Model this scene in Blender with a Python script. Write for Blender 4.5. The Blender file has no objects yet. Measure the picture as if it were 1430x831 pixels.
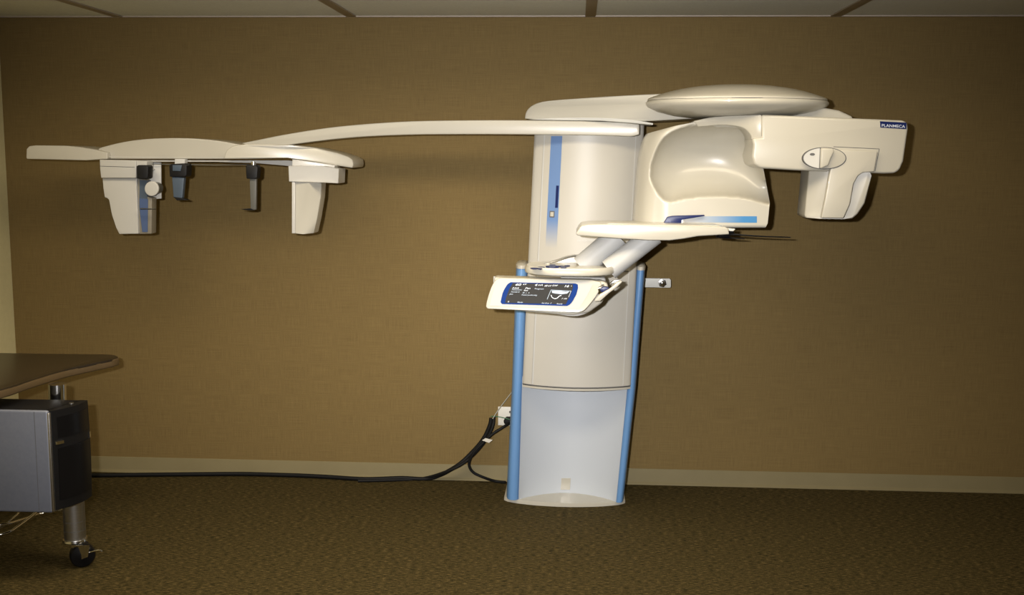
import bpy, bmesh, math, random
from mathutils import Vector, Matrix
from mathutils.bvhtree import BVHTree
random.seed(7)
C = bpy.context.scene
COL = C.collection

# ------------------------------------------------------------------ camera
F, PITCH, YAW, ROLL, EYE, DIST = 1527.8, 0.1327, -0.0585, 0.0061, 1.757, 5.696
XC, XS, H = -3.037, -2.3845, 2.44
def cam_axes():
    cy, sy, cp, sp = math.cos(YAW), math.sin(YAW), math.cos(PITCH), math.sin(PITCH)
    f = Vector((sy*cp, cy*cp, -sp)); r = Vector((cy, -sy, 0)); u = r.cross(f)
    c, s = math.cos(ROLL), math.sin(ROLL)
    return f, c*r + s*u, -s*r + c*u
FW, RT, UP = cam_axes()
CP = Vector((0, -DIST, EYE))
cd = bpy.data.cameras.new('camera'); cam = bpy.data.objects.new('camera', cd); COL.objects.link(cam)
cd.sensor_width = 36; cd.lens = 36*F/1430; cd.clip_start = .05
cam.matrix_world = Matrix(((RT.x, UP.x, -FW.x, CP.x), (RT.y, UP.y, -FW.y, CP.y), (RT.z, UP.z, -FW.z, CP.z), (0, 0, 0, 1)))
C.camera = cam
def ray(px, py):
    return FW*F + RT*(px-715) + UP*(415.5-py)
def U(px, py, y):                       # point of the room seen at a pixel, at distance y from the wall
    d = ray(px, py); return CP + d*((y-CP.y)/d.y)
def UZ(px, py, z):                      # same, at height z
    d = ray(px, py); return CP + d*((z-CP.z)/d.z)

# ------------------------------------------------------------------ light
C.view_settings.view_transform = 'Standard'; C.view_settings.look = 'None'
C.view_settings.exposure = 0.0; C.view_settings.gamma = 1
w = bpy.data.worlds.new('world'); C.world = w; w.use_nodes = True
w.node_tree.nodes['Background'].inputs[0].default_value = (0.9, 0.85, 0.75, 1)
w.node_tree.nodes['Background'].inputs[1].default_value = 0.05
def area(name, loc, rot, sx, sy, power, col):
    l = bpy.data.lights.new(name, 'AREA'); l.shape = 'RECTANGLE'; l.size = sx; l.size_y = sy
    l.energy = power; l.color = col
    o = bpy.data.objects.new(name, l); COL.objects.link(o); o.location = loc; o.rotation_euler = rot
    return o
FLASH_W, TROFFER_W = 33, 19
fl = area('camera_flash', (-0.17, -5.66, 1.83), (0, 0, 0), .06, .04, FLASH_W, (1.0, 0.97, 0.96))
fl.data.shape = 'RECTANGLE'
fl.rotation_euler = (Vector((-0.25, 0, 0.88)) - fl.location).to_track_quat('-Z', 'Y').to_euler()
fl.data.spread = math.radians(67)
TROFFERS = [(-1.77, -1.85), (-0.55, -1.85), (0.67, -1.85), (-0.55, -4.4)]

# ------------------------------------------------------------------ materials
def mat(name, col, rough=.5, metal=0, spec=.5, coat=0, emit=None):
    m = bpy.data.materials.new(name); m.use_nodes = True
    b = m.node_tree.nodes['Principled BSDF']
    b.inputs['Base Color'].default_value = (*col, 1); b.inputs['Roughness'].default_value = rough
    b.inputs['Metallic'].default_value = metal; b.inputs['Specular IOR Level'].default_value = spec
    b.inputs['Coat Weight'].default_value = coat
    if emit: b.inputs['Emission Color'].default_value = (*emit[0], 1); b.inputs['Emission Strength'].default_value = emit[1]
    return m
def nodes(m): return m.node_tree.nodes, m.node_tree.links, m.node_tree.nodes['Principled BSDF']
def noisy(m, c0, c1, scale, vec=(1, 1, 1), bump=0, detail=4, rough=.6):
    n, l, b = nodes(m)
    tc = n.new('ShaderNodeTexCoord'); mp = n.new('ShaderNodeMapping'); mp.inputs['Scale'].default_value = vec
    nz = n.new('ShaderNodeTexNoise'); nz.inputs['Scale'].default_value = scale; nz.inputs['Detail'].default_value = detail
    nz.inputs['Roughness'].default_value = rough
    cr = n.new('ShaderNodeValToRGB'); cr.color_ramp.elements[0].position = .3; cr.color_ramp.elements[1].position = .7
    cr.color_ramp.elements[0].color = (*c0, 1); cr.color_ramp.elements[1].color = (*c1, 1)
    l.new(tc.outputs['Object'], mp.inputs[0]); l.new(mp.outputs[0], nz.inputs['Vector']); l.new(nz.outputs[0], cr.inputs[0])
    l.new(cr.outputs[0], b.inputs['Base Color'])
    if bump:
        bp = n.new('ShaderNodeBump'); bp.inputs['Strength'].default_value = bump; bp.inputs['Distance'].default_value = .003
        l.new(nz.outputs[0], bp.inputs['Height']); l.new(bp.outputs[0], b.inputs['Normal'])
    return m

M = {}
M['white'] = noisy(mat('white_gloss_plastic', (.48, .46, .39), .3, coat=.25), (.47, .45, .385), (.485, .465, .40), 3)
M['white2'] = mat('cool_white_plastic', (.47, .465, .44), .28, coat=.3)
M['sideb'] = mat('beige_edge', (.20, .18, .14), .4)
M['colwhite'] = noisy(mat('satin_white_panel', (.48, .46, .40), .42), (.475, .455, .40), (.49, .47, .415), 3)
M['tubewhite'] = mat('satin_cool_tube', (.46, .465, .46), .5, spec=.35)
M['dimgrey'] = mat('dark_grey_metal', (.09, .09, .08), .4)
M['cool'] = mat('bluish_white_panel', (.52, .56, .61), .35, coat=.2)
M['grey'] = mat('light_grey_plastic', (.55, .55, .53), .35)
M['seam'] = mat('dark_seam', (.10, .10, .10), .6)
M['blue'] = noisy(mat('blue_painted_pillar', (.17, .34, .62), .35), (.12, .26, .50), (.13, .275, .53), 4)
M['navy'] = mat('navy_plastic', (.004, .012, .085), .35, spec=.35)
M['navy2'] = mat('navy_bezel', (.002, .028, .17), .25, spec=.3)
M['black'] = noisy(mat('black_plastic', (.012, .012, .013), .5, spec=.25), (.005, .005, .006), (.008, .008, .009), 8)
M['gloss_black'] = mat('black_gloss', (.005, .005, .006), .3, spec=.25)
M['steelblue'] = mat('blue_grey_plastic', (.06, .085, .12), .4)
M['chrome'] = mat('chrome', (.75, .75, .75), .15, 1)
M['alu'] = noisy(mat('brushed_aluminium', (.5, .5, .5), .35, 1), (.45, .45, .45), (.58, .58, .58), 30, (1, 1, 20))
M['plate'] = mat('painted_bracket_steel', (.62, .62, .58), .4)
M['silver'] = noisy(mat('silver_painted_side', (.27, .285, .34), .42, .2), (.17, .19, .25), (.19, .21, .27), 60)
M['acryl'] = mat('clear_acrylic', (.9, .93, .95), .05)
b = M['acryl'].node_tree.nodes['Principled BSDF']; b.inputs['Transmission Weight'].default_value = .85; b.inputs['IOR'].default_value = 1.2
M['rubber'] = mat('cable_rubber', (.006, .006, .006), .6, spec=.2)
M['green'] = mat('green_wire', (.02, .12, .05), .5)
M['wire'] = mat('grey_wire', (.35, .35, .30), .5)
M['tag'] = mat('paper_tag', (.6, .57, .5), .7)
M['outlet'] = mat('white_outlet', (.66, .64, .58), .4)
M['text'] = mat('screen_text', (.5, .54, .6), .5, emit=((.8, .87, 1), .35))
M['textdim'] = mat('screen_text_dim', (.3, .35, .42), .5, emit=((.4, .5, .62), .45))
M['screen'] = mat('display', (.015, .015, .015), .45, spec=.2, emit=((.08, .075, .07), .15))
M['labeltext'] = mat('label_text', (.6, .65, .75), .5)
M['diffuser'] = mat('lamp_diffuser', (.9, .9, .85), .4, emit=((1, .86, .62), 1.6))
# desk laminate: dark woodgrain
M['desk'] = noisy(mat('brown_laminate', (.05, .035, .02), .3), (.022, .015, .008), (.032, .023, .013), 8, (1, 14, 1))
M['deskedge'] = noisy(mat('brown_edge_band', (.09, .065, .035), .35), (.10, .068, .034), (.12, .082, .042), 8, (1, 1, 1))
# left wall paint
M['paint'] = noisy(mat('cream_wall_paint', (.5, .47, .3), .8), (.66, .60, .34), (.70, .64, .37), 40, bump=.1)
M['paint2'] = noisy(mat('far_wall_paint', (.3, .25, .15), .8), (.32, .27, .17), (.35, .30, .20), 40)
# vinyl base
M['base'] = noisy(mat('beige_vinyl_base', (.2, .17, .09), .65, spec=.25), (.185, .155, .08), (.20, .168, .088), 6)
# wallcovering: woven cloth
def wallcloth():
    m = mat('woven_wallcovering', (.2, .14, .07), .75, spec=.25)
    n, l, b = nodes(m)
    tc = n.new('ShaderNodeTexCoord'); out = []
    for vec, sc in (((1, 1, 70), 7.0), ((55, 1, 1.6), 7.0), ((1, 1, 1), 260)):
        mp = n.new('ShaderNodeMapping'); mp.inputs['Scale'].default_value = vec
        nz = n.new('ShaderNodeTexNoise'); nz.inputs['Scale'].default_value = sc; nz.inputs['Detail'].default_value = 2
        l.new(tc.outputs['Object'], mp.inputs[0]); l.new(mp.outputs[0], nz.inputs['Vector']); out.append(nz)
    a = n.new('ShaderNodeMath'); a.operation = 'ADD'; l.new(out[0].outputs[0], a.inputs[0]); l.new(out[1].outputs[0], a.inputs[1])
    a2 = n.new('ShaderNodeMath'); a2.operation = 'MULTIPLY_ADD'; l.new(out[2].outputs[0], a2.inputs[0]); a2.inputs[1].default_value = .5; l.new(a.outputs[0], a2.inputs[2])
    cr = n.new('ShaderNodeValToRGB'); e = cr.color_ramp.elements
    mr = n.new('ShaderNodeMapRange'); mr.inputs['From Min'].default_value = .85; mr.inputs['From Max'].default_value = 1.65
    l.new(a2.outputs[0], mr.inputs['Value']); l.new(mr.outputs[0], cr.inputs[0])
    e[0].color = (.142, .096, .034, 1); e[1].color = (.218, .152, .056, 1)
    l.new(cr.outputs[0], b.inputs['Base Color'])
    bp = n.new('ShaderNodeBump'); bp.inputs['Strength'].default_value = .35; bp.inputs['Distance'].default_value = .002
    l.new(a2.outputs[0], bp.inputs['Height']); l.new(bp.outputs[0], b.inputs['Normal'])
    return m
M['cloth'] = wallcloth()
def carpet():
    m = mat('loop_pile_carpet', (.1, .08, .05), .95, spec=.1)
    n, l, b = nodes(m)
    tc = n.new('ShaderNodeTexCoord'); outs = []
    for vec, sc, dt in (((1, 5.0, 1), 38.0, 5), ((1, 2.5, 1), 150, 3), ((1, 1, 1), 1.2, 2)):
        mp = n.new('ShaderNodeMapping'); mp.inputs['Scale'].default_value = vec
        nz = n.new('ShaderNodeTexNoise'); nz.inputs['Scale'].default_value = sc; nz.inputs['Detail'].default_value = dt
        l.new(tc.outputs['Object'], mp.inputs[0]); l.new(mp.outputs[0], nz.inputs['Vector']); outs.append(nz)
    cr = n.new('ShaderNodeValToRGB'); e = cr.color_ramp.elements
    e[0].position = .34; e[0].color = (.014, .012, .004, 1); e[1].position = .66; e[1].color = (.125, .088, .034, 1)
    k = e.new(.5); k.color = (.048, .037, .012, 1)
    a = n.new('ShaderNodeMath'); a.operation = 'MULTIPLY_ADD'; l.new(outs[1].outputs[0], a.inputs[0]); a.inputs[1].default_value = .45
    s = n.new('ShaderNodeMath'); s.operation = 'MULTIPLY_ADD'; l.new(outs[0].outputs[0], s.inputs[0]); s.inputs[1].default_value = .85; s.inputs[2].default_value = -.15
    l.new(s.outputs[0], a.inputs[2]); l.new(a.outputs[0], cr.inputs[0]); l.new(cr.outputs[0], b.inputs['Base Color'])
    bp = n.new('ShaderNodeBump'); bp.inputs['Strength'].default_value = .8; bp.inputs['Distance'].default_value = .006
    l.new(a.outputs[0], bp.inputs['Height']); l.new(bp.outputs[0], b.inputs['Normal'])
    return m
M['carpet'] = carpet()
M['tile'] = noisy(mat('acoustic_tile', (.5, .48, .44), .9), (.76, .78, .72), (.84, .86, .79), 90, bump=.3)
M['tbar'] = mat('ceiling_grid_metal', (.42, .36, .30), .5)
def grad_mat(name, c0, c1, axis, a, b_, rough=.3):      # a printed colour gradient, like the decal itself
    m = mat(name, c0, rough, coat=.3); n, l, b = nodes(m)
    tc = n.new('ShaderNodeTexCoord'); sp = n.new('ShaderNodeSeparateXYZ'); mr = n.new('ShaderNodeMapRange')
    mr.inputs['From Min'].default_value = a; mr.inputs['From Max'].default_value = b_
    cr = n.new('ShaderNodeValToRGB'); cr.color_ramp.elements[0].color = (*c0, 1); cr.color_ramp.elements[1].color = (*c1, 1)
    l.new(tc.outputs['Object'], sp.inputs[0]); l.new(sp.outputs[axis], mr.inputs['Value']); l.new(mr.outputs[0], cr.inputs[0])
    l.new(cr.outputs[0], b.inputs['Base Color']); return m

# ------------------------------------------------------------------ mesh helpers
def finish(bm, name, m, parent=None, sharp=38, kind=None):
    bmesh.ops.recalc_face_normals(bm, faces=bm.faces)
    for f in bm.faces: f.smooth = True
    for e in bm.edges:
        if len(e.link_faces) == 2 and e.calc_face_angle(0) > math.radians(sharp): e.smooth = False
    me = bpy.data.meshes.new(name); bm.to_mesh(me); bm.free()
    o = bpy.data.objects.new(name, me); COL.objects.link(o)
    me.materials.append(M[m] if isinstance(m, str) else m)
    if parent: o.parent = parent; o.matrix_parent_inverse = Matrix.Translation(-world_loc(parent))
    if kind: o['kind'] = kind
    return o
def world_loc(p):
    v = Vector((0, 0, 0))
    while p: v = v + p.location; p = None if not p.parent or p.type == 'MESH' else p.parent
    return v
def thing(name, label, cat, loc):
    o = bpy.data.objects.new(name, None); COL.objects.link(o); o.location = loc; o.empty_display_size = .1
    o['label'] = label; o['category'] = cat; return o
def tag(o, label, cat, group=None):
    o['label'] = label; o['category'] = cat
    if group: o['group'] = group
    return o
def bevel(bm, width, seg=3, ang=25):
    if width <= 0: return
    bmesh.ops.recalc_face_normals(bm, faces=bm.faces)
    es = [e for e in bm.edges if len(e.link_faces) == 2 and e.calc_face_angle(0) > math.radians(ang)]
    bmesh.ops.bevel(bm, geom=es, offset=width, segments=seg, profile=.5, affect='EDGES', clamp_overlap=True)
def bx(bm, x0, x1, y0, y1, z0, z1):
    v = [bm.verts.new((x, y, z)) for x in (x0, x1) for y in (y0, y1) for z in (z0, z1)]
    for q in ((0, 1, 3, 2), (4, 6, 7, 5), (0, 4, 5, 1), (2, 3, 7, 6), (0, 2, 6, 4), (1, 5, 7, 3)): bm.faces.new([v[i] for i in q])
def box(name, m, x0, x1, y0, y1, z0, z1, parent=None, bev=0, kind=None):
    bm = bmesh.new(); bx(bm, x0, x1, y0, y1, z0, z1); bevel(bm, bev); return finish(bm, name, m, parent, kind=kind)
def smooth_loop(pts, n=6, closed=True):              # catmull-rom
    out = []; N = len(pts)
    for i in range(N if closed else N-1):
        g = lambda k: pts[k % N] if closed else pts[min(max(k, 0), N-1)]
        p0, p1, p2, p3 = g(i-1), g(i), g(i+1), g(i+2)
        for k in range(n):
            t = k/n
            out.append(tuple(.5*((2*b) + (c-a)*t + (2*a-5*b+4*c-d)*t*t + (3*b-a-3*c+d)*t**3) for a, b, c, d in zip(p0, p1, p2, p3)))
    if not closed: out.append(tuple(pts[-1]))
    return out
def prism(pts, depth, taper=0, bev=0, seg=3, bm=None):      # outline as world points, run back towards the wall by depth
    own = bm is None
    bm = bm or bmesh.new(); c = sum(pts, Vector())/len(pts)
    f = [bm.verts.new(p) for p in pts]
    ds = depth if isinstance(depth, (list, tuple)) else [depth]*len(pts)
    k = [bm.verts.new(Vector((c.x+(p.x-c.x)*(1-taper), p.y+d, c.z+(p.z-c.z)*(1-taper)))) for p, d in zip(pts, ds)]
    bm.faces.new(f); bm.faces.new(k[::-1]); n = len(pts)
    for i in range(n): bm.faces.new([f[i], k[i], k[(i+1) % n], f[(i+1) % n]])
    if own: bevel(bm, bev, seg)
    return bm
def outline(pp, y):
    return [U(p[0], p[1], p[2] if len(p) > 2 else (y(p[0], p[1]) if callable(y) else y)) for p in pp]
def ex(name, m, pp, y, depth, parent=None, bev=.004, seg=3, taper=0, rnd=0):
    if rnd: pp = smooth_loop(pp, rnd)
    return finish(prism(outline(pp, y), depth, taper, bev, seg), name, m, parent)
def stack(name, m, plan, rings, parent=None, centre=None, sharp=38):   # plan (x,y) outline, rings (scale, z) from bottom to top
    bm = bmesh.new(); cx = sum(p[0] for p in plan)/len(plan); cy = sum(p[1] for p in plan)/len(plan)
    if centre: cx, cy = centre
    rs = []
    for r in rings:
        s, z = r[0], r[1]; dx = r[2] if len(r) > 2 else 0
        rs.append([bm.verts.new((cx+dx+(x-cx)*s, cy+(y-cy)*s, z+ (r[3]*(x-cx) if len(r) > 3 else 0))) for x, y in plan])
    n = len(plan)
    for a, b in zip(rs, rs[1:]):
        for i in range(n): bm.faces.new([a[i], a[(i+1) % n], b[(i+1) % n], b[i]])
    bm.faces.new(rs[0][::-1]); bm.faces.new(rs[-1])
    return finish(bm, name, m, parent, sharp)
def superell(cx, cy, a, b, e=2, n=64):
    out = []
    for i in range(n):
        t = 2*math.pi*i/n; c, s = math.cos(t), math.sin(t)
        out.append((cx+a*math.copysign(abs(c)**(2/e), c), cy+b*math.copysign(abs(s)**(2/e), s)))
    return out
def tube(name, m, pts, r, parent=None, n=14, smooth=6, sx=1, caps=True):
    if smooth: pts = [Vector(p) for p in smooth_loop([tuple(p) for p in pts], smooth, False)]
    bm = bmesh.new(); rings = []; up = Vector((0, 0, 1)); N = len(pts)
    t0 = (pts[1]-pts[0]).normalized(); a = t0.cross(up if abs(t0.z) < .9 else Vector((1, 0, 0))).normalized()
    for i, p in enumerate(pts):
        t = (pts[min(i+1, N-1)]-pts[max(i-1, 0)]).normalized()
        a = (a - t*a.dot(t)).normalized(); b_ = t.cross(a)
        rr = r[0]+(r[1]-r[0])*i/(N-1) if isinstance(r, (tuple, list)) else r
        rings.append([bm.verts.new(p + a*math.cos(2*math.pi*k/n)*rr*sx + b_*math.sin(2*math.pi*k/n)*rr) for k in range(n)])
    for q, s in zip(rings, rings[1:]):
        for k in range(n): bm.faces.new([q[k], q[(k+1) % n], s[(k+1) % n], s[k]])
    if caps: bm.faces.new(rings[0][::-1]); bm.faces.new(rings[-1])
    return finish(bm, name, m, parent)
def lathe(name, m, c, axis, prof, parent=None, n=40):   # prof (radius, distance along axis)
    axis = Vector(axis).normalized(); a = axis.orthogonal().normalized(); b_ = axis.cross(a); bm = bmesh.new(); rs = []
    for r, d in prof:
        rs.append([bm.verts.new(Vector(c)+axis*d+(a*math.cos(2*math.pi*k/n)+b_*math.sin(2*math.pi*k/n))*max(r, 1e-4)) for k in range(n)])
    for q, s in zip(rs, rs[1:]):
        for k in range(n): bm.faces.new([q[k], q[(k+1) % n], s[(k+1) % n], s[k]])
    bm.faces.new(rs[0][::-1]); bm.faces.new(rs[-1]); return finish(bm, name, m, parent)
def grid(name, m, fn, nu, nv, back=None, parent=None, sharp=50):   # surface fn(u,v)->Vector, closed at the back at y=back(v)
    bm = bmesh.new(); g = [[bm.verts.new(fn(i/nu, j/nv)) for i in range(nu+1)] for j in range(nv+1)]
    for j in range(nv):
        for i in range(nu): bm.faces.new([g[j][i], g[j][i+1], g[j+1][i+1], g[j+1][i]])
    if back is not None:
        k = [[bm.verts.new((v.co.x, back, v.co.z)) if (j in (0, nv) or i in (0, nu)) else None for i, v in enumerate(row)] for j, row in enumerate(g)]
        ring = [(0, i) for i in range(nu)]+[(j, nu) for j in range(nv)]+[(nv, i) for i in range(nu, 0, -1)]+[(j, 0) for j in range(nv, 0, -1)]
        for (a, b_), (c, d) in zip(ring, ring[1:]+ring[:1]): bm.faces.new([g[a][b_], g[c][d], k[c][d], k[a][b_]])
        bm.faces.new([k[a][b_] for a, b_ in ring])
    return finish(bm, name, m, parent, sharp)
def ptext(name, m, s, px, py, size, y, parent, sx=1, shear=0, slope=0, font_bold=0):   # lettering lying on a surface
    cu = bpy.data.curves.new(name, 'FONT'); cu.body = s; cu.size = 1; cu.offset = font_bold; cu.resolution_u = 3
    t = bpy.data.objects.new(name, cu); COL.objects.link(t)
    me = bpy.data.meshes.new_from_object(t.evaluated_get(bpy.context.evaluated_depsgraph_get()))
    bpy.data.objects.remove(t); bm = bmesh.new(); bm.from_mesh(me)
    for v in bm.verts:
        qx = px + v.co.x*size*sx + shear*v.co.y*size; qy = py - v.co.y*size + slope*(qx-px)
        v.co = U(qx, qy, y(qx, qy) if callable(y) else y)
    for f in bm.faces: f.smooth = False
    me2 = bpy.data.meshes.new(name); bm.to_mesh(me2); bm.free(); me2.materials.append(M[m])
    o = bpy.data.objects.new(name, me2); COL.objects.link(o); o.parent = parent
    o.matrix_parent_inverse = Matrix.Translation(-world_loc(parent)); return o
def lerp(a, b, t): return a+(b-a)*t
def interp(x, tab):
    if x <= tab[0][0]: return tab[0][1]
    for (a, b), (c, d) in zip(tab, tab[1:]):
        if x <= c: return b+(d-b)*(x-a)/(c-a)
    return tab[-1][1]
def sst(t): t = min(max(t, 0), 1); return t*t*(3-2*t)

# ------------------------------------------------------------------ the room
XR, YB = 3.4, -7.6
box('floor', 'carpet', XC-.1, XR+.1, YB-.1, .1, -.1, 0, kind='structure')
box('wall_back', 'cloth', XC-.1, XR+.1, 0, .1, 0, H, kind='structure')
box('wall_left', 'paint', XC-.1, XC, YB, 0, 0, H, kind='structure')
box('wall_right', 'paint2', XR, XR+.1, YB, 0, 0, H, kind='structure')
box('wall_front', 'paint2', XC-.1, XR+.1, YB-.1, YB, 0, H, kind='structure')
box('ceiling', 'tile', XC-.1, XR+.1, YB-.1, .1, H, H+.08, kind='structure')
n = 1
for i in range(5):
    x = XS+1.22*i
    box('trim_%d' % n, 'tbar', x-.026, x+.026, YB, -.022, H-.006, H, bev=.001, kind='structure'); n += 1
for y in (-.95, -2.55, -3.77, -4.99, -6.2):
    box('trim_%d' % n, 'tbar', XC, XR, y-.013, y+.013, H-.006, H, kind='structure'); n += 1
box('trim_%d' % n, 'tbar', XC, XR, -.022, 0, H-.006, H, kind='structure')
def baseboard(name, a, b_, nx, ny):
    prof = [(0, 0), (.018, 0), (.018, .004), (.009, .010), (.005, .018), (.004, .082), (.002, .085), (0, .085)]
    bm = bmesh.new(); r = [[bm.verts.new((p[0]+nx*d, p[1]+ny*d, z)) for d, z in prof] for p in (a, b_)]
    for k in range(len(prof)): q = (k+1) % len(prof); bm.faces.new([r[0][k], r[0][q], r[1][q], r[1][k]])
    bm.faces.new(r[0]); bm.faces.new(r[1][::-1]); finish(bm, name, 'base', kind='structure', sharp=60)
baseboard('baseboard_back', (XC, 0), (XR, 0), 0, -1)
baseboard('baseboard_left', (XC, -.02), (XC, YB), 1, 0)
for i, (x, y) in enumerate(TROFFERS):
    t = thing('ceiling_light', ['recessed fluorescent ceiling light nearest the cream side wall', 'middle recessed fluorescent ceiling light of the row along the brown wall', 'recessed fluorescent ceiling light over the x-ray machine column', 'recessed fluorescent ceiling light farthest from the brown wall'][i], 'light', (x, y, H))
    box('diffuser', 'diffuser', x-.58, x+.58, y-.28, y+.28, H-.012, H-.004, t)
    bm = bmesh.new()
    for q in ((x-.61, x-.58, y-.31, y+.31), (x+.58, x+.61, y-.31, y+.31), (x-.58, x+.58, y-.31, y-.28), (x-.58, x+.58, y+.28, y+.31)): bx(bm, *q, H-.016, H)
    finish(bm, 'frame', 'white2', t)
    a = area('ceiling_lamp', (x, y, H-.02), (0, 0, 0), 1.14, .54, TROFFER_W, (1, .84, .60)); a.data.spread = math.radians(165)

# ------------------------------------------------------------------ x-ray machine
base_pt = UZ(788, 700, 0)
XM = thing('dental_xray_machine', 'tall white dental x-ray machine with blue pillars, long side arm and control screen', 'x-ray machine', (base_pt.x, base_pt.y, 0))
YC = -.36                                   # plane of the column's edges
def edge(tab):                              # pixel edge -> x as function of height z on plane YC
    ws = [U(px, py, YC) for px, py in tab]; ws = sorted((p.z, p.x) for p in ws)
    def f(z):
        if z <= ws[0][0]: a, b_ = ws[0], ws[1]
        elif z >= ws[-1][0]: a, b_ = ws[-2], ws[-1]
        else:
            for a, b_ in zip(ws, ws[1:]):
                if a[0] <= z <= b_[0]: break
        return a[1]+(b_[1]-a[1])*(z-a[0])/(b_[0]-a[0])
    return f
Lp = edge([(720, 372), (714, 540), (706, 703)]); Lq = edge([(737, 372), (732, 540), (727, 703)])
Rp = edge([(902, 372), (889, 540), (871, 703)]); Rq = edge([(888, 372), (873, 540), (857, 703)])
Lm = edge([(747, 185), (738, 365), (730, 538)]); Rm = edge([(899, 172), (889, 365), (880, 538)])
zp = U(800, 372, YC).z
z538 = U(800, 538, YC-.06).z
ztop = U(800, 172, YC).z
# base plate
bl, br = UZ(703, 703, 0).x, UZ(873, 703, 0).x
plan = []
for i in range(33):
    t = i/32; plan.append((lerp(bl, br, t), -.33-.085*math.sin(math.pi*t)**.55))
plan += [(br, -.12), (bl, -.12)]
stack('base_plate', 'white', plan, [(1, .0), (1, .014), (.985, .02)], XM)
# pillars
def pillar(fl, fr, name='pillar'):
    def sec(z, s=1):
        a, b_ = fl(z), fr(z); c = (a+b_)/2; hw = (b_-a)/2*s; out = []
        for k in range(28):
            t = 2*math.pi*k/28; cc, ss = math.cos(t), math.sin(t)
            out.append((c+hw*math.copysign(abs(cc)**.8, cc), YC+.075+.105*s*math.copysign(abs(ss)**.7, ss), z))
        return out
    def lo(name, m, zs, par):
        bm = bmesh.new(); rs = [[bm.verts.new(p) for p in sec(z, s)] for z, s in zs]
        for q, s in zip(rs, rs[1:]):
            for k in range(28): bm.faces.new([q[k], q[(k+1) % 28], s[(k+1) % 28], s[k]])
        bm.faces.new(rs[0][::-1]); bm.faces.new(rs[-1]); return finish(bm, name, m, par)
    p = lo(name, 'blue', [(.02, 1), (.3, 1), (.6, 1), (.9, 1), (zp-.012, 1)], XM)
    lo('cap', 'white', [(zp-.012, 1.06), (zp+.004, 1.06), (zp+.012, .85), (zp+.015, .5)], p)
pillar(Lp, Lq); pillar(Rq, Rp)
# recessed concave panel
def rec(u, v):
    z = lerp(.02, z538+.03, v); return Vector((lerp(Lq(z)-.01, Rq(z)+.01, u), YC-.02+.13*math.sin(math.pi*u)**.8, z))
grid('lower_panel', 'cool', rec, 30, 8, back=-.10, parent=XM)
ex('white_patch', 'white', [(784, 668), (797, 668), (796, 684), (783, 684)], lambda x, y: YC+.106, .003, XM, 0)  # plain white rectangle set low on the concave panel
# moving column: side frames and bowed front
def mc(z, u, off=0, k=1):
    l, r = Lm(z), Rm(z); return Vector((lerp(l, r, u), YC-.035-.075*math.sin(math.pi*min(max(u, 0), 1))**.75*k-off, z))
def col_strip(name, m, u0, u1, z0, z1, off, back, par, nu=20, nv=10, k=1):
    return grid(name, m, lambda u, v: mc(lerp(z0, z1, v), lerp(u0, u1, u), off, k), nu, nv, back, par)
col = col_strip('lift_column', 'colwhite', 0, 1, z538, ztop, 0, YC+.05, XM, 40, 12)
zsp = U(800, 352, YC).z
def rail(name, u0, u1):
    return col_strip(name, 'colwhite', u0, u1, z538+.002, ztop-.03, .007, YC-.02, XM, 4, 10)
rail('side_rail', .0, .085); rail('side_rail', .93, 1.0)
for u in (.092, .925): col_strip('seam', 'grey', u, u+.008, z538+.004, ztop-.03, .0015, None, col, 1, 10)
col_strip('bottom_lip', 'seam', .0, 1.0, z538-.005, z538, -.002, YC+.02, col, 30, 1)
col_strip('lower_edge', 'white', .0, 1.0, z538-.017, z538-.007, .002, YC-.0, XM, 30, 1)
zb0, zb1, = U(770, 345, YC-.08).z, U(770, 190, YC-.08).z
bluegrad = grad_mat('blue_decal', (.48, .465, .42), (.14, .24, .46), 2, zb0, zb0+.13)
col_strip('blue_stripe', bluegrad, .155, .258, zb0, zb1, .0015, None, col, 4, 10)
col_strip('card_slot', 'navy', .225, .25, U(770, 290, YC-.08).z, U(770, 259, YC-.08).z, .003, None, col, 2, 4)
btn = col_strip('button', 'white', .185, .215, U(770, 302, YC-.08).z, U(770, 296, YC-.08).z, .006, YC-.06, col, 2, 2)
col_strip('button_rim', 'seam', .177, .223, U(770, 303.5, YC-.08).z, U(770, 294.5, YC-.08).z, .0035, None, col, 2, 2)
col_strip('panel_split', 'seam', .87, .925, U(875, 377.5, YC).z, U(875, 376.3, YC).z, .002, None, col, 2, 1)
ptext('caution_print', 'grey', 'CAUTION X-RAY  ATTENTION RAYONS X', 806, 337, 3.2, lambda x, y: YC-.1135, col, 1.0)
# wall bracket
br_ = ex('wall_bracket', 'plate', [(689, 386), (935, 389), (937, 391), (937, 401), (935, 402), (689, 397)], -.115, .012, XM, .002)
p0 = U(925, 395.5, -.118)
lathe('bolt', 'chrome', p0, (0, -1, 0), [(.022, 0), (.022, .003), (.013, .004), (.013, .012), (.009, .014)], br_, 6)
for xx in (Lp(1.1)+.02, Rp(1.1)-.04): box('standoff', 'plate', xx, xx+.03, -.104, -.001, 1.08, 1.12, br_)

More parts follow.
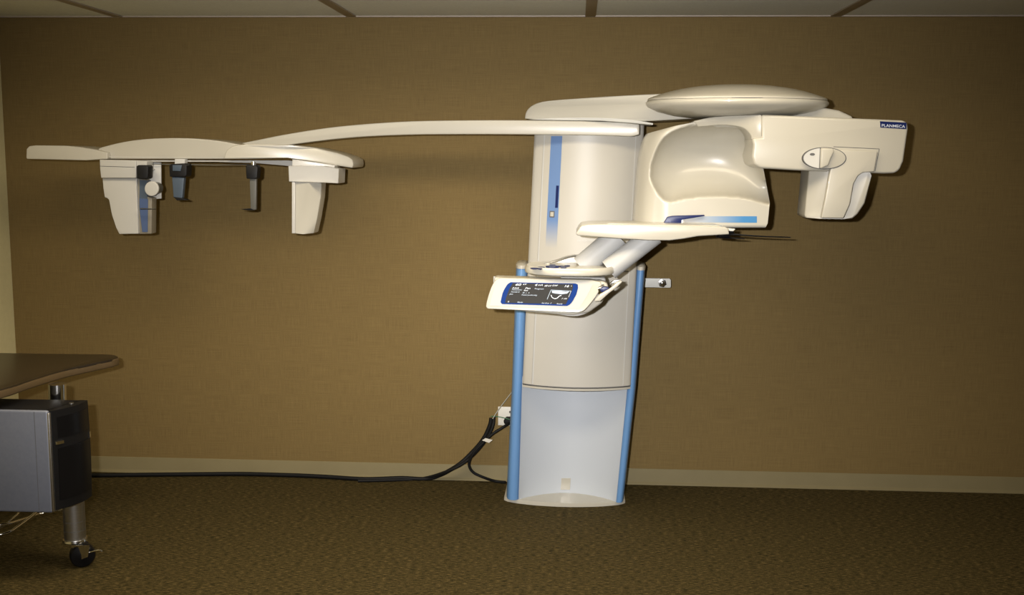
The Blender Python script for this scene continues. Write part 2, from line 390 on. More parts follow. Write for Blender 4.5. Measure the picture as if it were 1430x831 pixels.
# top shoulder that carries the rotating arm
YS = -.62
sh = ex('shoulder', 'white', smooth_loop([(733, 166), (735, 156), (744, 147), (765, 141), (830, 136), (900, 132), (960, 130)], 5, False)+[(1040, 140), (1040, 164), (960, 166), (900, 169.5), (820, 168), (760, 167.5)],
        lambda x, y: interp(x, [(733, -.36), (760, -.46), (820, -.52), (905, -.56), (1040, -.66)]), [0.34]*0 or .34, XM, .022, 4)
ex('shoulder_trim', 'plate', smooth_loop([(737, 167), (780, 164.5), (840, 164.5), (880, 167), (912, 172)], 4, False)+[(912, 174.5), (880, 171.5), (840, 168.5), (780, 168)], lambda x, y: interp(x, [(733, -.42), (820, -.57), (905, -.62)]), .2, sh, .001, 1)
box('neck', 'white2', Lm(ztop)+.03, Rm(ztop)-.01, -.40, -.2, ztop-.04, ztop+.01, XM, .01)
# rotor cover: big shallow disc with domed top
yd = -.74
c0 = U(1028, 150, yd); ra = (U(1155, 150, yd).x-U(901, 150, yd).x)/2
zr = U(1028, 144.5, yd-ra*.8).z; zt = U(1028, 117.5, yd-.05).z
tilt = 0.0
rings = [(.50, zr-.050), (.70, zr-.040), (.88, zr-.022), (.975, zr-.004), (1.0, zr+.008), (1.0, zr+.016), (.985, zr+.023)]
rot = stack('rotor_cover', 'white', superell(c0.x, yd, ra, ra*.8, 2, 72), [(s, z, 0, tilt) for s, z in rings], XM)
h = zt-(zr+.034)
dome = [(.985, zr+.0245), (.982, zr+.031)]+[(q, zr+.034+h*(1-(q/.975)**2.5)) for q in (.965, .93, .88, .82, .74, .65, .55, .42, .28, .14, .04)]
stack('dome', 'white', superell(c0.x, yd, ra, ra*.8, 2, 72), [(s, z, 0, tilt*s) for s, z in dome], rot)
stack('seam', 'seam', superell(c0.x, yd, ra*.888, ra*.8*.988, 2, 72), [(1, zr+.022, 0, tilt), (1, zr+.0255, 0, tilt)], rot)
# arm from rotor to both ends
ex('c_arm_bridge', 'white', [(985, 166), (1010, 158), (1060, 154), (1130, 150), (1150, 150), (1172, 154), (1192, 163), (1190, 176), (1060, 180), (1000, 178)], -.84, .3, XM, .012)
# sensor side shell (scooped)
YF = -.86
SC = smooth_loop([(914, 218), (928, 193), (955, 179), (1000, 174.5), (1035, 177), (1049, 190), (1053, 215), (1066, 245), (1080, 283), (1040, 275), (1000, 272.5), (960, 275), (933, 280), (918, 266), (909, 245)], 5)
def inside(x, y):
    c = False; n = len(SC); dmin = 1e9
    for i in range(n):
        (x1, y1), (x2, y2) = SC[i], SC[(i+1) % n]
        if (y1 > y) != (y2 > y) and x < (x2-x1)*(y-y1)/(y2-y1)+x1: c = not c
        dx, dy = x2-x1, y2-y1; t = max(0, min(1, ((x-x1)*dx+(y-y1)*dy)/(dx*dx+dy*dy+1e-9)))
        dmin = min(dmin, math.hypot(x-x1-t*dx, y-y1-t*dy))
    return c, dmin
xl = [(p[1], p[0]) for p in smooth_loop([(945, 160), (924, 174), (906, 186), (898, 202), (892.5, 230), (889, 270), (886, 308), (887, 318)], 6, False)]
xr = [(160, 1065), (195, 1058), (235, 1066), (283, 1075), (312, 1072), (318, 1069)]
tops = [(0, 186), (.15, 176), (.4, 167), (.6, 163), (1, 161)]
import numpy as np
NU, NV = 130, 100
def shell_px(u, v):
    py = lerp(interp(u, tops), 318, v)
    return lerp(interp(py, xl), interp(py, xr), u), py
GM = np.array([[inside(*shell_px(i/NU, j/NV))[0] for i in range(NU+1)] for j in range(NV+1)], float)
GP = np.zeros_like(GM)
for _ in range(5000):                       # a dished surface: membrane sagging inside the scoop's rim
    A = GP.copy(); A[1:-1, 1:-1] = (GP[2:, 1:-1]+GP[:-2, 1:-1]+GP[1:-1, 2:]+GP[1:-1, :-2])/4+1
    A[:, -1] = A[:, -2]; GP = A*GM
GP = np.sqrt(GP/GP.max())
for _ in range(3):
    A = GP.copy(); A[1:-1, 1:-1] = (GP[2:, 1:-1]+GP[:-2, 1:-1]+GP[1:-1, 2:]+GP[1:-1, :-2]+2*GP[1:-1, 1:-1])/6; GP = A
def shell(u, v):
    px, py = shell_px(u, v); l = interp(py, xl)
    d = 0
    c = False
    d += .20*float(GP[round(v*NV), round(u*NU)])
    edge_l = px-l; d += .09*(1-min(1, edge_l/26))**2
    if py > 278 and not c: d += 0
    if 318-py < 3: d += .006*(1-(318-py)/3)
    band = sst((934-px)/30); d += .015*band
    return U(px, py, YF+d)
arm = grid('sensor_arm', 'white', shell, 130, 100, back=-.58, parent=XM, sharp=80)
# lower sensor cassette decal and handle
x955, x1057 = U(955, 306, YF).x, U(1057, 306, YF).x
sky = grad_mat('sky_decal', (.48, .465, .43), (.05, .22, .48), 0, x955, x1057-.06)
ex('blue_stripe', sky, [(955, 302), (1057, 302), (1057, 311), (955, 310.5)], YF-.0015, .002, arm, 0)
ex('blue_grip', 'navy', [(926, 313), (932, 303), (940, 301.5), (984, 300.2), (984, 301.6), (952, 307), (951, 314)], YF-.02, .03, XM, .002)
ex('cassette_edge', 'white2', [(951, 306), (956, 304), (956, 318), (951, 318)], YF-.012, .015, arm, .002)
# tube head
th = ex('tube_head', 'white', [(1063, 160), (1262, 168), (1268, 172), (1268.5, 180), (1262, 225), (1257, 237), (1250, 242), (1235, 242.5), (1170, 240), (1110, 238), (1062, 235), (1053, 230), (1050, 218), (1052, 203), (1050, 193), (1064, 192)], YF-.12, .34, XM, .012, 4)
ex('elbow', 'white', smooth_loop([(1063.5, 160), (1000, 163), (968, 169)], 4, False)+smooth_loop([(975, 177), (1012, 174.5), (1036, 178), (1047, 187), (1050, 195.5)], 4, False)+[(1063.5, 193)], lambda x, y: interp(x, [(968, -.86), (1063, -.975)]), .2, XM, .006, 2)
yt = YF-.1205
def line(name, pts, y, par, wdt=1.1, m='seam', dep=.0015):
    bm = bmesh.new()
    for (a, b_), (c, d) in zip(pts, pts[1:]):
        L = math.hypot(c-a, d-b_); nx, ny = -(d-b_)/L*wdt/2, (c-a)/L*wdt/2
        prism(outline([(a+nx, b_+ny), (c+nx, d+ny), (c-nx, d-ny), (a-nx, b_-ny)], y), dep, bm=bm)
    return finish(bm, name, m, par)
line('seam', [(1164, 205), (1228, 208), (1222, 239)], yt, th, .9)
# knob
kc = (1151, 221)
def ell(cx, cy, a, b_, n=40, a0=0, a1=2*math.pi, rotd=0):
    return [(cx+a*math.cos(a0+(a1-a0)*i/n), cy+b_*math.sin(a0+(a1-a0)*i/n)) for i in range(n + (0 if a1-a0 > 6.28 else 1))]
kb = ex('knob_recess', 'seam', ell(1151.5, 221, 30.5, 15.5), yt-.0235, .026, th, 0)
ex('knob_plate', 'grey', ell(1151.5, 221, 29.3, 14.5), yt-.025, .004, th, 0)
ex('knob_face', 'white', ell(1151.5, 221, 29.3, 14.5, 24, -math.pi/2, math.pi/2)+[(1146, 235.5), (1146, 206.5)], yt-.028, .006, th, .001)
kn = ex('knob_handle', 'white', [(1147, 207), (1164, 207.5), (1165, 212), (1160, 222), (1157, 231), (1146, 235.5)], yt-.05, .03, th, .005)
ex('indicator', 'seam', ell(1134.5, 215.5, 3.6, 1.9, 16), yt-.0265, .003, th, 0)
line('knob_slit', [(1146, 206), (1144.6, 235.5)], yt-.031, th, 1.6)
# brand label
lb = ex('name_label', 'navy', [(1229, 169.3), (1266, 171.3), (1265.6, 180.2), (1229.6, 178)], yt-.002, .003, th, 0)
ptext('lettering', 'labeltext', 'PLANMECA', 1231, 177, 5.6, yt-.0035, lb, 1.15, 0, .05, .01)
# beam housing hanging from tube head
by = lambda x, y: -1.06
ex('beam_housing', 'white', [(1130, 236, -.88), (1160, 238, -.99), (1216, 236, -.99), (1218, 244, -.95), (1208, 284, -.94), (1198, 299, -.94), (1190, 306, -.94), (1177, 306, -.96), (1145, 305.5, -.97), (1127, 305.5, -.88), (1123.5, 302, -.88)], 0, .17, th, .008, 3)
ex('collimator_front', 'white', [(1166, 209), (1226, 211), (1221, 240), (1205, 241), (1198, 246), (1192, 257), (1187, 285), (1178, 305), (1147, 304.5), (1153, 275), (1159, 240)], yt-.022, .03, th, .005, 3)

# patient support: chin table, two struts, control pod, handles
yT = -.88
def zrng(pp, y): return [U(a, b_, y) for a, b_ in pp]
ct = ex('chin_table', 'white', [(804, 326), (811, 315.5), (820, 313.5), (840, 313), (940, 314), (1012, 317), (1017, 319), (1018.5, 327.5), (1000, 328.5), (975, 330), (955, 333.5), (935, 336), (905, 335.8), (860, 333), (806, 329)], yT-.14, .26, XM, .009, 4)
ex('table_top_plate', 'white', [(845, 313.8), (850, 311.8), (1003, 315), (1010, 317.4)], yT-.12, .2, ct, .002)
def strut(a, b_, ya, yb, r, m):
    p, q = U(*a, ya), U(*b_, yb); return tube('support_strut', 'tubewhite', [p, q], r, XM, 24, 0)
strut((812, 373), (864, 329), -.86, -.86, .052, 'white2')
strut((850, 377), (914, 327), -.93, -.92, .047, 'white2')
for pxs in (1018,):
    a = [U(985, 328, -.92), U(1020, 327.5, -.9), U(1062, 330, -.88), U(1104, 331.5, -.86)]
    tube('temple_rod', 'gloss_black', a, (.005, .0022), XM, 8, 4)
    tube('temple_rod', 'gloss_black', [U(1000, 330, -.86), U(1015, 332, -.85), U(1040, 333.5, -.84)], (.006, .002), XM, 8, 3)
ex('rod_clamp', 'gloss_black', [(1004, 325), (1024, 322), (1026, 326), (1018, 331), (1006, 331)], -.9, .05, XM, .003)
ex('rod_clip', 'plate', [(1016, 319), (1027, 320), (1024, 323), (1016, 322.5)], -.92, .04, ct, .001)
# control pod
yp = -.92
zc0, zc1, zc2 = U(795, 388, yp-.2).z, U(795, 379, yp-.2).z, U(795, 371, yp).z
pl, pr_ = U(733, 382, yp).x, U(858, 382, yp).x
pod = stack('control_pod', 'white', superell((pl+pr_)/2, yp, (pr_-pl)/2, .17, 2.6, 60), [(.93, zc0), (.99, zc0+.006), (1, zc0+.012), (.99, zc1), (.95, zc1+.008), (.80, zc2-.004), (.6, zc2)], XM)
zk = zc2+.0005
def flat(name, m, pp, z, th_, par):
    bm = bmesh.new(); a = [UZ(x, y, z) for x, y in pp]
    lo = [bm.verts.new(p) for p in a]; hi = [bm.verts.new(p+Vector((0, 0, th_))) for p in a]
    bm.faces.new(lo[::-1]); bm.faces.new(hi)
    for i in range(len(a)): bm.faces.new([lo[i], lo[(i+1) % len(a)], hi[(i+1) % len(a)], hi[i]])
    return finish(bm, name, m, par)
cx, cy = 771, 373
flat('joystick_pad', 'navy', [(cx-9, cy+.4), (cx-4, cy-.3), (cx-3, cy-1.8), (cx+4, cy-1.8), (cx+5, cy-.5), (cx+10, cy-.3), (cx+9, cy+.9), (cx+5, cy+1), (cx+4, cy+2), (cx-4, cy+2), (cx-4, cy+1.2)], zk, .006, pod)
for sx, sy, ww in ((-25, 2.2, 7), (-15, 1.0, 6), (-17, 2.6, 4), (13, -.6, 5), (21, -1.2, 5), (16, 1.1, 5)):
    flat('button', 'navy', [(cx+sx+ww*math.cos(t)*.8, cy+sy+.9*math.sin(t)) for t in [k*math.pi/6 for k in range(12)]], zk, .003, pod)
tube('grab_rail', 'alu', [U(752, 372, -.86), U(775, 365, -.83), U(797, 358.5, -.80), U(812, 357.2, -.79), U(852, 357.5, -.79)], .004, XM, 8, 5)
ex('rear_cover', 'white', smooth_loop([(757, 372), (778, 366), (800, 359.5), (850, 359), (856, 372)], 4, False), -.78, .14, XM, .004)
# touch screen console
def yc(px, py): return -1.10+(430-py)*.0011
cons = ex('control_console', 'white', smooth_loop([(678.5, 429), (680, 420), (685, 404), (690, 394), (695, 389)], 3, False)+[(699, 388.2), (826, 391), (839, 394)]+smooth_loop([(840, 400), (832, 415), (818, 432), (812, 435.5)], 3, False)+[(807, 437), (681, 431.5)], yc, .055, XM, .006, 3)
ex('console_back', 'white', [(689, 387.5), (842, 392.5), (849, 397), (850, 408), (840, 424), (822, 437), (800, 441), (775, 439), (740, 436), (697, 431)], -1.045, .10, cons, .012, 3)
ex('front_inset', 'white2', smooth_loop([(684, 427), (688, 410), (694, 395), (700, 391.5)], 3, False)+[(822, 393.5), (828, 397), (820, 413), (808, 431.5)], lambda x, y: yc(x, y)-.0015, .003, cons, 0)
bz = ex('screen_bezel', 'navy2', smooth_loop([(699, 422), (702, 409), (708, 398), (713, 394.2)], 4, False)+[(804, 396), (807, 397.5), (807.3, 402)]+smooth_loop([(805, 411), (798, 423), (792, 427.3)], 3, False)+[(701, 424.5)], lambda x, y: yc(x, y)-.004, .004, cons, 0)
scr = ex('display', 'screen', [(716, 395.5), (800, 397), (800, 402), (797, 411), (790, 425), (705.5, 422.8), (706.5, 416), (711, 404)], lambda x, y: yc(x, y)-.0055, .0015, cons, 0)
ys = lambda x, y: yc(x, y)-.0068
for s, x, y, sz, sx, m in (('60', 719, 398.9, 4.6, 1.75, 'text'), ('kV', 730, 397.9, 3.0, 1.5, 'text'), ('4', 746, 399.4, 4.4, 1.6, 'text'), ('mA', 751, 399.0, 3.2, 1.45, 'text'), ('68 kV', 760, 400, 3, 1.35, 'text'), ('DAP', 771, 399.6, 2.8, 1.35, 'text'),
                          ('16', 787, 401, 4.4, 1.6, 'text'), ('s', 797, 400, 2.4, 1.3, 'text'), ('Adult', 715, 403, 2.8, 1.5, 'text'), ('Panoramic', 714.5, 405.3, 2.4, 1.4, 'textdim'), ('Standard', 713, 408.3, 2.4, 1.4, 'textdim'), ('Jaw', 711.5, 411.4, 2.4, 1.4, 'textdim'),
                          ('Pan', 733, 403.5, 3.2, 1.6, 'text'), ('Size', 731, 406.3, 2.5, 1.5, 'text'), ('M  L  S', 729.5, 409.6, 2.2, 1.5, 'textdim'), ('Patient positioning', 728, 412.6, 2.4, 1.2, 'textdim'), ('Program', 746, 404, 2.5, 1.5, 'textdim'),
                          ('P 100', 784, 417.8, 2.3, 1.4, 'text'), ('R', 708.5, 422.2, 2.6, 1.4, 'text'), ('Mode', 722, 422.8, 2.4, 1.4, 'textdim'), ('Set time  S', 756, 424, 2.4, 1.3, 'textdim'), ('Ready', 777, 425, 2.4, 1.4, 'textdim')):
    ptext('lettering', m, s, x, y, sz, ys, scr, sx, .6, .02, .01)
line('picture_frame', [(764, 418), (769.5, 405), (797.5, 406.5), (794, 415)], ys, scr, .6, 'textdim', .0005)
line('jaw_drawing', [(769.5, 412), (771, 415.5), (774.5, 417.2), (778, 416.5), (781, 413.5), (784, 412.5)], ys, scr, .9, 'text', .0005)
ex('picture_band', 'textdim', [(770.5, 406), (783, 406.2), (790, 407.3), (795, 407), (792, 410), (784, 411), (776, 410), (771, 409)], ys, .0005, scr, 0)
lathe('console_knuckle', 'chrome', U(845, 403, -1.06), (1, -.2, .3), [(.016, -.04), (.02, -.02), (.02, 0)], XM, 20)
ex('release_knob', 'navy', ell(845, 405, 7, 4.2, 20), -1.12, .03, XM, .005)
ex('lever', 'white', [(832, 418), (838, 411), (852, 403), (862, 394.5), (867, 392.5), (869, 394), (862, 401), (850, 410), (838, 421), (830, 421)], -1.16, .02, XM, .004)
ex('lever_hinge', 'chrome', [(851, 397), (858, 391.5), (868, 391), (863, 394), (854, 399)], -1.135, .03, XM, .001)
ex('pod_mount', 'white2', [(782, 386), (846, 388), (846, 398), (828, 432), (790, 430)], -.98, .5, XM, .01)
ex('speaker_grille', 'grey', smooth_loop([(767, 436.5), (782, 439.5), (800, 441.5), (812, 440), (826, 434)], 4, False)+[(820, 433), (780, 433)], -1.03, .05, XM, .001)

# cephalostat arm: long bowed beam
top = smooth_loop([(300, 207), (352, 197), (400, 187.5), (470, 177), (560, 170), (650, 168), (745, 168), (850, 170), (893, 173.5)], 5, False)
bot = smooth_loop([(893, 188), (880, 190.5), (850, 189.5), (760, 188), (650, 187.5), (560, 188.5), (480, 193), (400, 203), (350, 212), (300, 219)], 5, False)
ex('ceph_arm', 'white', top+bot, lambda x, y: interp(x, [(300, -.42), (500, -.5), (893, -.56)]), .1, XM, .012, 3)
# ceph head shell: left lobe, centre dome, right wing
yh = -.62
hd = thing('x', '', '', (0, 0, 0)); bpy.data.objects.remove(hd)
head = ex('ceph_head', 'white', smooth_loop([(133, 222), (136, 209), (150, 203.5), (180, 197), (215, 193.5), (260, 193), (300, 196), (330, 201), (360, 206)], 5, False)+[(362, 218), (350, 222)], lambda x, y: yh+.0006*abs(x-240)*.3, .36, XM, .012, 4)
ex('left_wing', 'white', [(36.5, 220), (37, 208), (41, 204), (50, 203), (92, 203.5), (112, 205.5), (134, 209), (150, 213), (150, 222), (120, 224), (37.5, 222)], yh-.02, .28, head, .009, 4)
ex('right_wing', 'white', smooth_loop([(312.5, 222), (316, 211), (326, 204), (345, 201)], 4, False)+[(380, 201.5), (406, 203, yh-.06), (440, 206.5, yh), (470, 213.5, yh+.04), (486, 219, yh+.07), (492.5, 223, yh+.09), (493.5, 230, yh+.09), (492, 234.8, yh+.09), (450, 228, yh+.02), (401, 220.5, yh-.06), (345, 222)], yh-.05, [.27]*0 or .26, head, .008, 3)
line('seam', [(135, 218.6), (240, 219.8), (312, 220.2)], yh-.004, head, .5, 'grey')
ex('underside_tray', 'white2', [(146, 223.5), (345, 224), (402, 224), (468, 233), (405, 232), (360, 228), (300, 226), (146, 226)], yh+.02, .2, head, .001)
# sensor cassette on the left
cas = ex('ceph_sensor', 'white2', [(143, 249), (191, 249), (190.5, 262), (192, 295), (193, 326.5), (166.5, 327), (162, 318), (156, 300), (152, 279), (150, 277), (146, 275.5), (144, 262)], yh-.04, .05, XM, .003)
ex('sensor_holder', 'white2', [(139, 223), (190, 224), (190, 248.6), (141, 248.6), (139.5, 235)], yh-.06, .12, cas, .003)
ex('holder_side', 'white2', [(189.5, 224), (205, 225), (205, 236), (207, 237), (189.5, 248)], yh-.05, .11, cas, .002)
line('seam', [(139.5, 232), (188, 233.5)], yh-.061, cas, .7)
ex('sensor_side', 'sideb', [(190, 249), (203, 251), (206, 275), (212, 276), (211.5, 326.5), (193, 327)], yh-.02, .06, cas, .003)
ex('sensor_face', 'steelblue', [(195, 251), (205, 252), (206.5, 300), (206, 324), (198.5, 324), (194.5, 290)], yh-.022, .05, cas, 0)
blu = mat('sensor_blue', (.06, .095, .20), .35); M['sblue'] = blu
ex('sensor_window', 'sblue', [(194.5, 277), (206.5, 278), (206, 324), (199, 324), (196, 300)], yh-.0235, .005, cas, 0)
def plate_round(): pass
pl_ = ex('ear_plate', 'grey', [(204, 226), (224.5, 227), (225, 277.5), (207, 278.5), (204, 262)], yh+.04, .012, XM, .003)
pc = U(211.5, 263.5, yh-.03)
ex('ear_disc', 'white2', ell(211.5, 263.5, 9.8, 10.5, 32), yh-.05, .015, pl_, .004)
ex('disc_stem', 'dimgrey', ell(211, 263.5, 8, 8.5, 32), yh-.036, .08, pl_, 0)
ex('ear_clamp', 'black', [(190.5, 232), (193, 230.5), (205, 230.5), (207, 233), (206.5, 248), (204, 250), (191, 249.5)], yh-.075, .06, XM, .003)
tube('ear_rod', 'gloss_black', [U(196, 291.5, yh-.08), U(217, 292, yh-.07)], (.004, .002), XM, 8, 0)
tube('hinge_pin', 'dimgrey', [U(205, 229, yh+.02), U(300, 230.5, yh+.02), U(348, 230, yh+.02)], .002, XM, 8, 0)
# nasion support
nb = ex('nasion_block', 'black', [(236, 232), (238, 229), (258, 228), (261, 231), (260.5, 245), (258, 247.5), (237, 247)], yh-.05, .07, XM, .004)
ex('block_cap', 'steelblue', [(241, 230.5), (254, 230.5), (252, 239), (241, 238.5)], yh-.054, .006, nb, .001)
ex('nasion_arm', 'steelblue', [(240, 247), (257, 248), (254.5, 275), (253, 279), (247, 279.5), (242, 275)], yh-.04, .03, nb, .003)
ex('nasion_tip', 'black', [(242, 275), (254, 276.5), (262, 279.5), (247, 279.8)], yh-.045, .035, nb, .001)
tube('mount_pin', 'black', [U(262, 233, yh-.03), U(256, 233, yh-.03)], .012, nb, 12, 0)
ex('block_mount', 'grey', [(244, 222), (258, 222), (258, 230), (244, 230)], yh-.02, .04, XM, .001)
# right ear rod holder
eb = ex('ear_clamp', 'black', [(343, 232), (345, 230), (357, 230.5), (360, 234), (359, 248), (357, 250), (344, 249.5)], yh-.06, .055, XM, .003)
ex('ear_post', 'dimgrey', [(348.5, 249), (358, 249), (357.5, 293), (350, 293)], yh-.045, .02, eb, .002)
ex('ear_rod', 'gloss_black', [(335, 292), (350, 291), (356, 294), (346, 293.8)], yh-.05, .01, eb, .0008)
lathe('pin', 'chrome', U(354, 226, yh-.03), (0, 0, -1), [(.012, 0), (.012, .035)], eb, 16)
# secondary collimator on the right
cb = ex('collimator_box', 'white2', [(402.5, 231.5, yh-.10), (452, 232, yh-.10), (473.5, 235.5, yh+.02), (472.5, 256.5, yh+.02), (452, 255, yh-.10), (403.5, 254, yh-.10)], 0, .14, XM, .003)
ex('collimator_mount', 'white2', [(408, 222, yh-.04), (468, 231, yh-.0), (466, 237, yh), (408, 236, yh-.04)], 0, .12, cb, .002)
ex('collimator_body', 'white', [(408, 253, yh-.08), (432, 254, yh-.10), (449, 255, yh-.02), (448, 275, yh-.02), (443, 305, yh-.02), (438, 326, yh-.02), (423, 327, yh-.10), (407.5, 326, yh-.08)], 0, .09, cb, .003)
ex('collimator_strip', 'white2', [(407.5, 254), (412, 254), (412, 326), (407.5, 326)], yh-.095, .02, cb, .002)

# ------------------------------------------------------------------ outlet and cables
wo = thing('wall_outlet', 'white wall outlet behind the left blue pillar, low on the brown wall', 'outlet', U(705, 581, -.005))
ex('cover_plate', 'outlet', [(695.5, 568), (716, 568.5), (716, 595), (695.5, 594)], -.007, .006, wo, .002)
ex('socket', 'seam', [(711, 574), (716, 574), (716, 578), (711, 577)], -.008, .003, wo, 0)
pg = ex('power_plug', 'rubber', [(703, 588), (707, 584), (714, 584), (716, 590), (710, 595), (704, 592)], -.05, .042, None, .004)
tag(pg, 'black power plug pushed into the white wall outlet', 'plug')
R_ = .011
def W(px, py, y): return U(px, py, y)
def G(px, py, r=R_): 
    p = UZ(px, py, r+.002); p.y = min(p.y, -.02-r); return p
cab = [W(686, 584, -.05), W(684, 594, -.05), W(675, 613, -.05), W(658, 633, -.05), W(636, 652, -.06)]+[G(x, y) for x, y in ((604, 662), (560, 667.5), (510, 669), (460, 666), (420, 664), (385, 662.5), (340, 661), (290, 662), (240, 662.5), (190, 663), (150, 663.5), (120, 663.5))]
tag(tube('power_cable', 'rubber', cab, R_, None, 12, 5), 'thick black cable running along the baseboard behind the computer to the machine', 'cable')
cab2 = [W(690, 581, -.045), W(688.5, 594, -.07), W(681, 611, -.075), W(668, 628, -.075), W(650, 645, -.08), W(625, 658, -.08)]+[G(x, y, .007) for x, y in ((590, 667), (545, 670.5), (500, 671.5))]
tag(tube('data_cable', 'rubber', cab2, .008, None, 10, 5), 'second black cable bundled over the thick one left of the machine', 'cable')
cab3 = [W(711, 591, -.055), W(702, 597, -.09), W(688, 606, -.10), W(676, 617, -.10), W(662, 632, -.10), W(655, 647, -.09), W(660, 659, -.08), W(676, 667, -.07), G(692, 672, .007), G(706, 673.5, .007)]
tag(tube('outlet_cord', 'rubber', cab3, .0075, None, 10, 5), 'black cord looping from the outlet plug down to the foot of the blue pillar', 'cord')
tag(tube('green_wire', 'green', [W(685, 581.5, -.06), W(692, 581.5, -.06), W(701, 583, -.055), W(712, 586, -.06)], .0025, None, 6, 4), 'thin green wire crossing in front of the outlet', 'wire')
tag(tube('grey_wire', 'wire', [W(688, 585, -.066), W(697, 571, -.06), W(716, 546, -.07)], .0025, None, 6, 4), 'thin grey wire rising from the cable ends to the pillar', 'wire')
tag(ex('cable_tag', 'tag', [(673, 615), (678, 612), (688, 614.5), (683, 618.5)], -.115, .002, None, 0), 'small white paper tag on the black cords', 'tag')

# ------------------------------------------------------------------ desk with caster, computer tower
ZD = .80
def D(px, py, z=ZD): p = UZ(px, py, z); return (p.x, p.y)
front = smooth_loop([D(-260, 600), D(-120, 574), D(0, 544), D(40, 531), D(90, 516), D(135, 506), D(158, 501)], 5, False)
back = smooth_loop([D(166, 498.5), D(163, 496), D(150, 494.5)], 3, False)+[D(60, 493.5), (XC+.02, D(20, 493)[1])]
plan = front+back
plan = [(max(x, XC+.02), y) for x, y in plan]
pp = []
for p in plan:
    if not pp or (abs(p[0]-pp[-1][0])+abs(p[1]-pp[-1][1])) > 1e-4: pp.append(p)
bm = bmesh.new()
dk = thing('computer_desk', 'dark brown laminate desk on a chrome leg with caster', 'desk', (*D(100, 620, .3), 0))
def slab(name, m, pl, z0, z1, par, bev):
    bm = bmesh.new(); a = [bm.verts.new((x, y, z0)) for x, y in pl]; b_ = [bm.verts.new((x, y, z1)) for x, y in pl]
    bm.faces.new(a[::-1]); bm.faces.new(b_)
    for i in range(len(pl)): bm.faces.new([a[i], a[(i+1) % len(pl)], b_[(i+1) % len(pl)], b_[i]])
    bevel(bm, bev, 3, 40); return finish(bm, name, m, par)
slab('edge_band', 'deskedge', pp, ZD-.04, ZD-.001, dk, .008)
cx_ = sum(x for x, y in pp)/len(pp); cy_ = sum(y for x, y in pp)/len(pp)
slab('desktop', 'desk', [(cx_+(x-cx_)*.985, cy_+(y-cy_)*.985) for x, y in pp], ZD-.012, ZD, dk, .001)
bc = UZ(118, 789, 0)                        # caster contact
yl = bc.y+.02
legx = U(106, 740, yl).x
def legpt(py): return U(106, py, yl).z
lx = U(104, 730, yl).x
tube('leg', 'alu', [Vector((lx, yl, .11)), Vector((lx, yl, .30))], .044, dk, 28, 0)
for zz in (.15, .19): lathe('leg_ring', 'seam', (lx, yl, zz), (0, 0, 1), [(.0445, 0), (.0445, .0015)], dk, 28)
lx2 = U(80, 540, yl+.05).x
tube('leg_tube', 'chrome', [Vector((lx, yl, .29)), Vector((lx2, yl+.05, .52)), Vector((lx2, yl+.05, ZD-.03))], .036, dk, 28, 5)
# caster
cs = lathe('caster_plate', 'chrome', (lx, yl, .098), (0, 0, 1), [(.05, 0), (.052, .004), (.05, .012), (.03, .014)], dk, 28)
wx, wy = lx+.045, yl-.035
ax = Vector((.5, -.85, 0)).normalized()
wh = lathe('caster_wheel', 'gloss_black', Vector((wx, wy, .052)), ax, [(.02, -.022), (.046, -.02), (.0515, -.012), (.052, 0), (.0515, .012), (.046, .02), (.02, .024), (.012, .026)], dk, 36)
for s in (-1, 1):
    bm = bmesh.new()
    c = Vector((wx, wy, .052))+ax*.027*s
    a = [c+Vector((-.055, .0, .05)), c+Vector((.03, 0, .05)), c+Vector((.02, 0, .0)), c+Vector((-.01, 0, -.012))]
    f = [bm.verts.new(p) for p in a]; g = [bm.verts.new(p+ax*.003*s) for p in a]
    bm.faces.new(f); bm.faces.new(g[::-1])
    for i in range(4): bm.faces.new([f[i], g[i], g[(i+1) % 4], f[(i+1) % 4]])
    finish(bm, 'caster_fork', 'chrome', dk)
tube('brake_lever', 'chrome', [Vector((wx+.04, wy-.02, .07)), Vector((wx+.085, wy-.03, .085)), Vector((wx+.10, wy-.03, .08))], .0035, dk, 8, 3)
# chrome undershelf rods
def rodp(pts, r): tube('shelf_rod', 'chrome', [U(a, b_, c) for a, b_, c in pts], r, dk, 10, 4)
rodp([(-80, 737, -1.45), (0, 733, -1.42), (30, 726, -1.3), (62, 716, -1.15), (92, 712, yl)], .006)
rodp([(-80, 752, -1.46), (0, 747, -1.43), (28, 733, -1.33), (50, 716, -1.22)], .006)
rodp([(-60, 745, -1.44), (-8, 741, -1.42), (20, 722, -1.32), (30, 712, -1.25)], .004)

# computer tower: silver side towards the camera, black front to the right
ya, yb_ = -1.56, -1.30
A0 = U(80, 717, ya); A1 = U(64, 577, ya)
tx = (A0.x+A1.x)/2; zb, zt_ = A0.z, U(64, 574, ya).z
dep = UZ(130, 560, zt_)
dw = .215
tw = thing('computer_tower', 'black computer tower with silver side panel under the desk', 'computer', (tx-.25, ya+dw/2, zb))
ang = 0
xl_ = tx-.50
XB = U(124, 600, ya+dw).x-tx
slab('chassis', 'black', [(xl_, ya+.008), (tx-.02, ya+.008), (tx+XB-.02, ya+dw), (xl_, ya+dw)], zb+.004, zt_-.004, tw, .004)
sp = box('side_panel', 'silver', xl_, tx-.006, ya, ya+.02, zb, zt_, tw, .009)
box('panel_seam', 'seam', tx-.062, tx-.0605, ya-.0006, ya+.001, zb+.01, zt_-.004, sp)
box('side_trim', 'alu', tx-.012, tx-.001, ya+.002, ya+.02, zb+.004, zt_-.01, tw, .003)
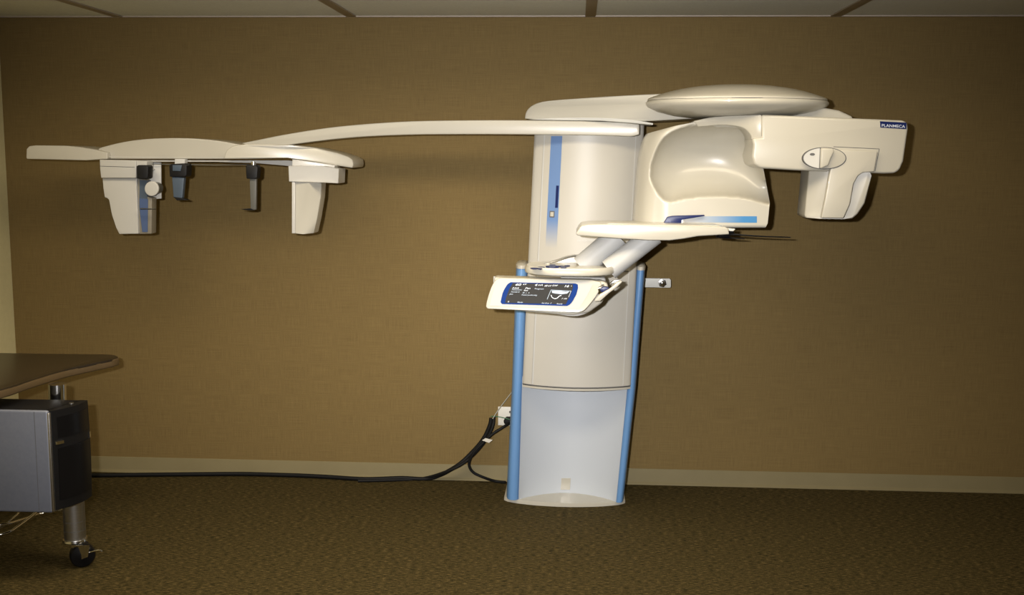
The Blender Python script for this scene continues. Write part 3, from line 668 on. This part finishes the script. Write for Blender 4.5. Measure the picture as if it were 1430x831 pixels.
# bowed front bezel
def bez(u, v):
    y = lerp(ya+.018, ya+dw, v); b_ = XB*v*.92+.030*math.sin(math.pi*(.06+.84*v))
    return Vector((tx-.004+b_+.004*math.sin(math.pi*u), y, lerp(zb+.006, zt_-.004, u)))
bm = bmesh.new(); nu, nv = 16, 14
g = [[bm.verts.new(bez(i/nu, j/nv)) for i in range(nu+1)] for j in range(nv+1)]
k = [[bm.verts.new((tx-.03+XB*j/nv, g[j][i].co.y, g[j][i].co.z)) if (j in (0, nv) or i in (0, nu)) else None for i in range(nu+1)] for j in range(nv+1)]
for j in range(nv):
    for i in range(nu): bm.faces.new([g[j][i], g[j][i+1], g[j+1][i+1], g[j+1][i]])
ring = [(0, i) for i in range(nu)]+[(j, nu) for j in range(nv)]+[(nv, i) for i in range(nu, 0, -1)]+[(j, 0) for j in range(nv, 0, -1)]
for (a, b_), (c, d) in zip(ring, ring[1:]+ring[:1]): bm.faces.new([g[a][b_], g[c][d], k[c][d], k[a][b_]])
bm.faces.new([k[a][b_] for a, b_ in ring])
fb = finish(bm, 'front_bezel', 'black', tw, 50)
def on_bez(name, m, v0, v1, u0, u1, off, par, nn=8):
    bm = bmesh.new(); g = []
    for j in range(nn+1):
        row = []
        for u in (u0, u1):
            p = bez(u, lerp(v0, v1, j/nn)); row += [bm.verts.new(p+Vector((off, 0, 0))), bm.verts.new(p-Vector((.004, 0, 0)))]
        g.append(row)
    for a, b_ in zip(g, g[1:]):
        bm.faces.new([a[0], a[2], b_[2], b_[0]]); bm.faces.new([a[2], a[3], b_[3], b_[2]]); bm.faces.new([a[0], b_[0], b_[1], a[1]])
    bm.faces.new([g[0][0], g[0][1], g[0][3], g[0][2]]); bm.faces.new([g[-1][0], g[-1][2], g[-1][3], g[-1][1]])
    return finish(bm, name, m, par, 50)
on_bez('front_door', 'gloss_black', .06, .9, .10, .62, .004, tw)
on_bez('upper_drive_panel', 'gloss_black', .08, .9, .72, .93, .002, tw)
on_bez('badge', 'chrome', .03, .16, .66, .69, .006, tw)
on_bez('latch', 'chrome', .93, .99, .62, .68, .004, tw)
lathe('power_button', 'alu', (tx+XB*.7-.02, ya+.15, zt_-.006), (.0, 0, 1), [(.010, 0), (.010, .005)], tw, 16)
for xx in (tx-.16, tx-.34): tube('shelf_rod', 'chrome', [Vector((xx, ya+.03, zb-.007)), Vector((xx, ya+.12, zb-.007)), Vector((xx, yl, zb-.007))], .006, dk, 10, 0)
tube('shelf_rod', 'chrome', [Vector((XC+.03, yl, zb-.007)), Vector((lx-.03, yl, zb-.007))], .007, dk, 10, 0)
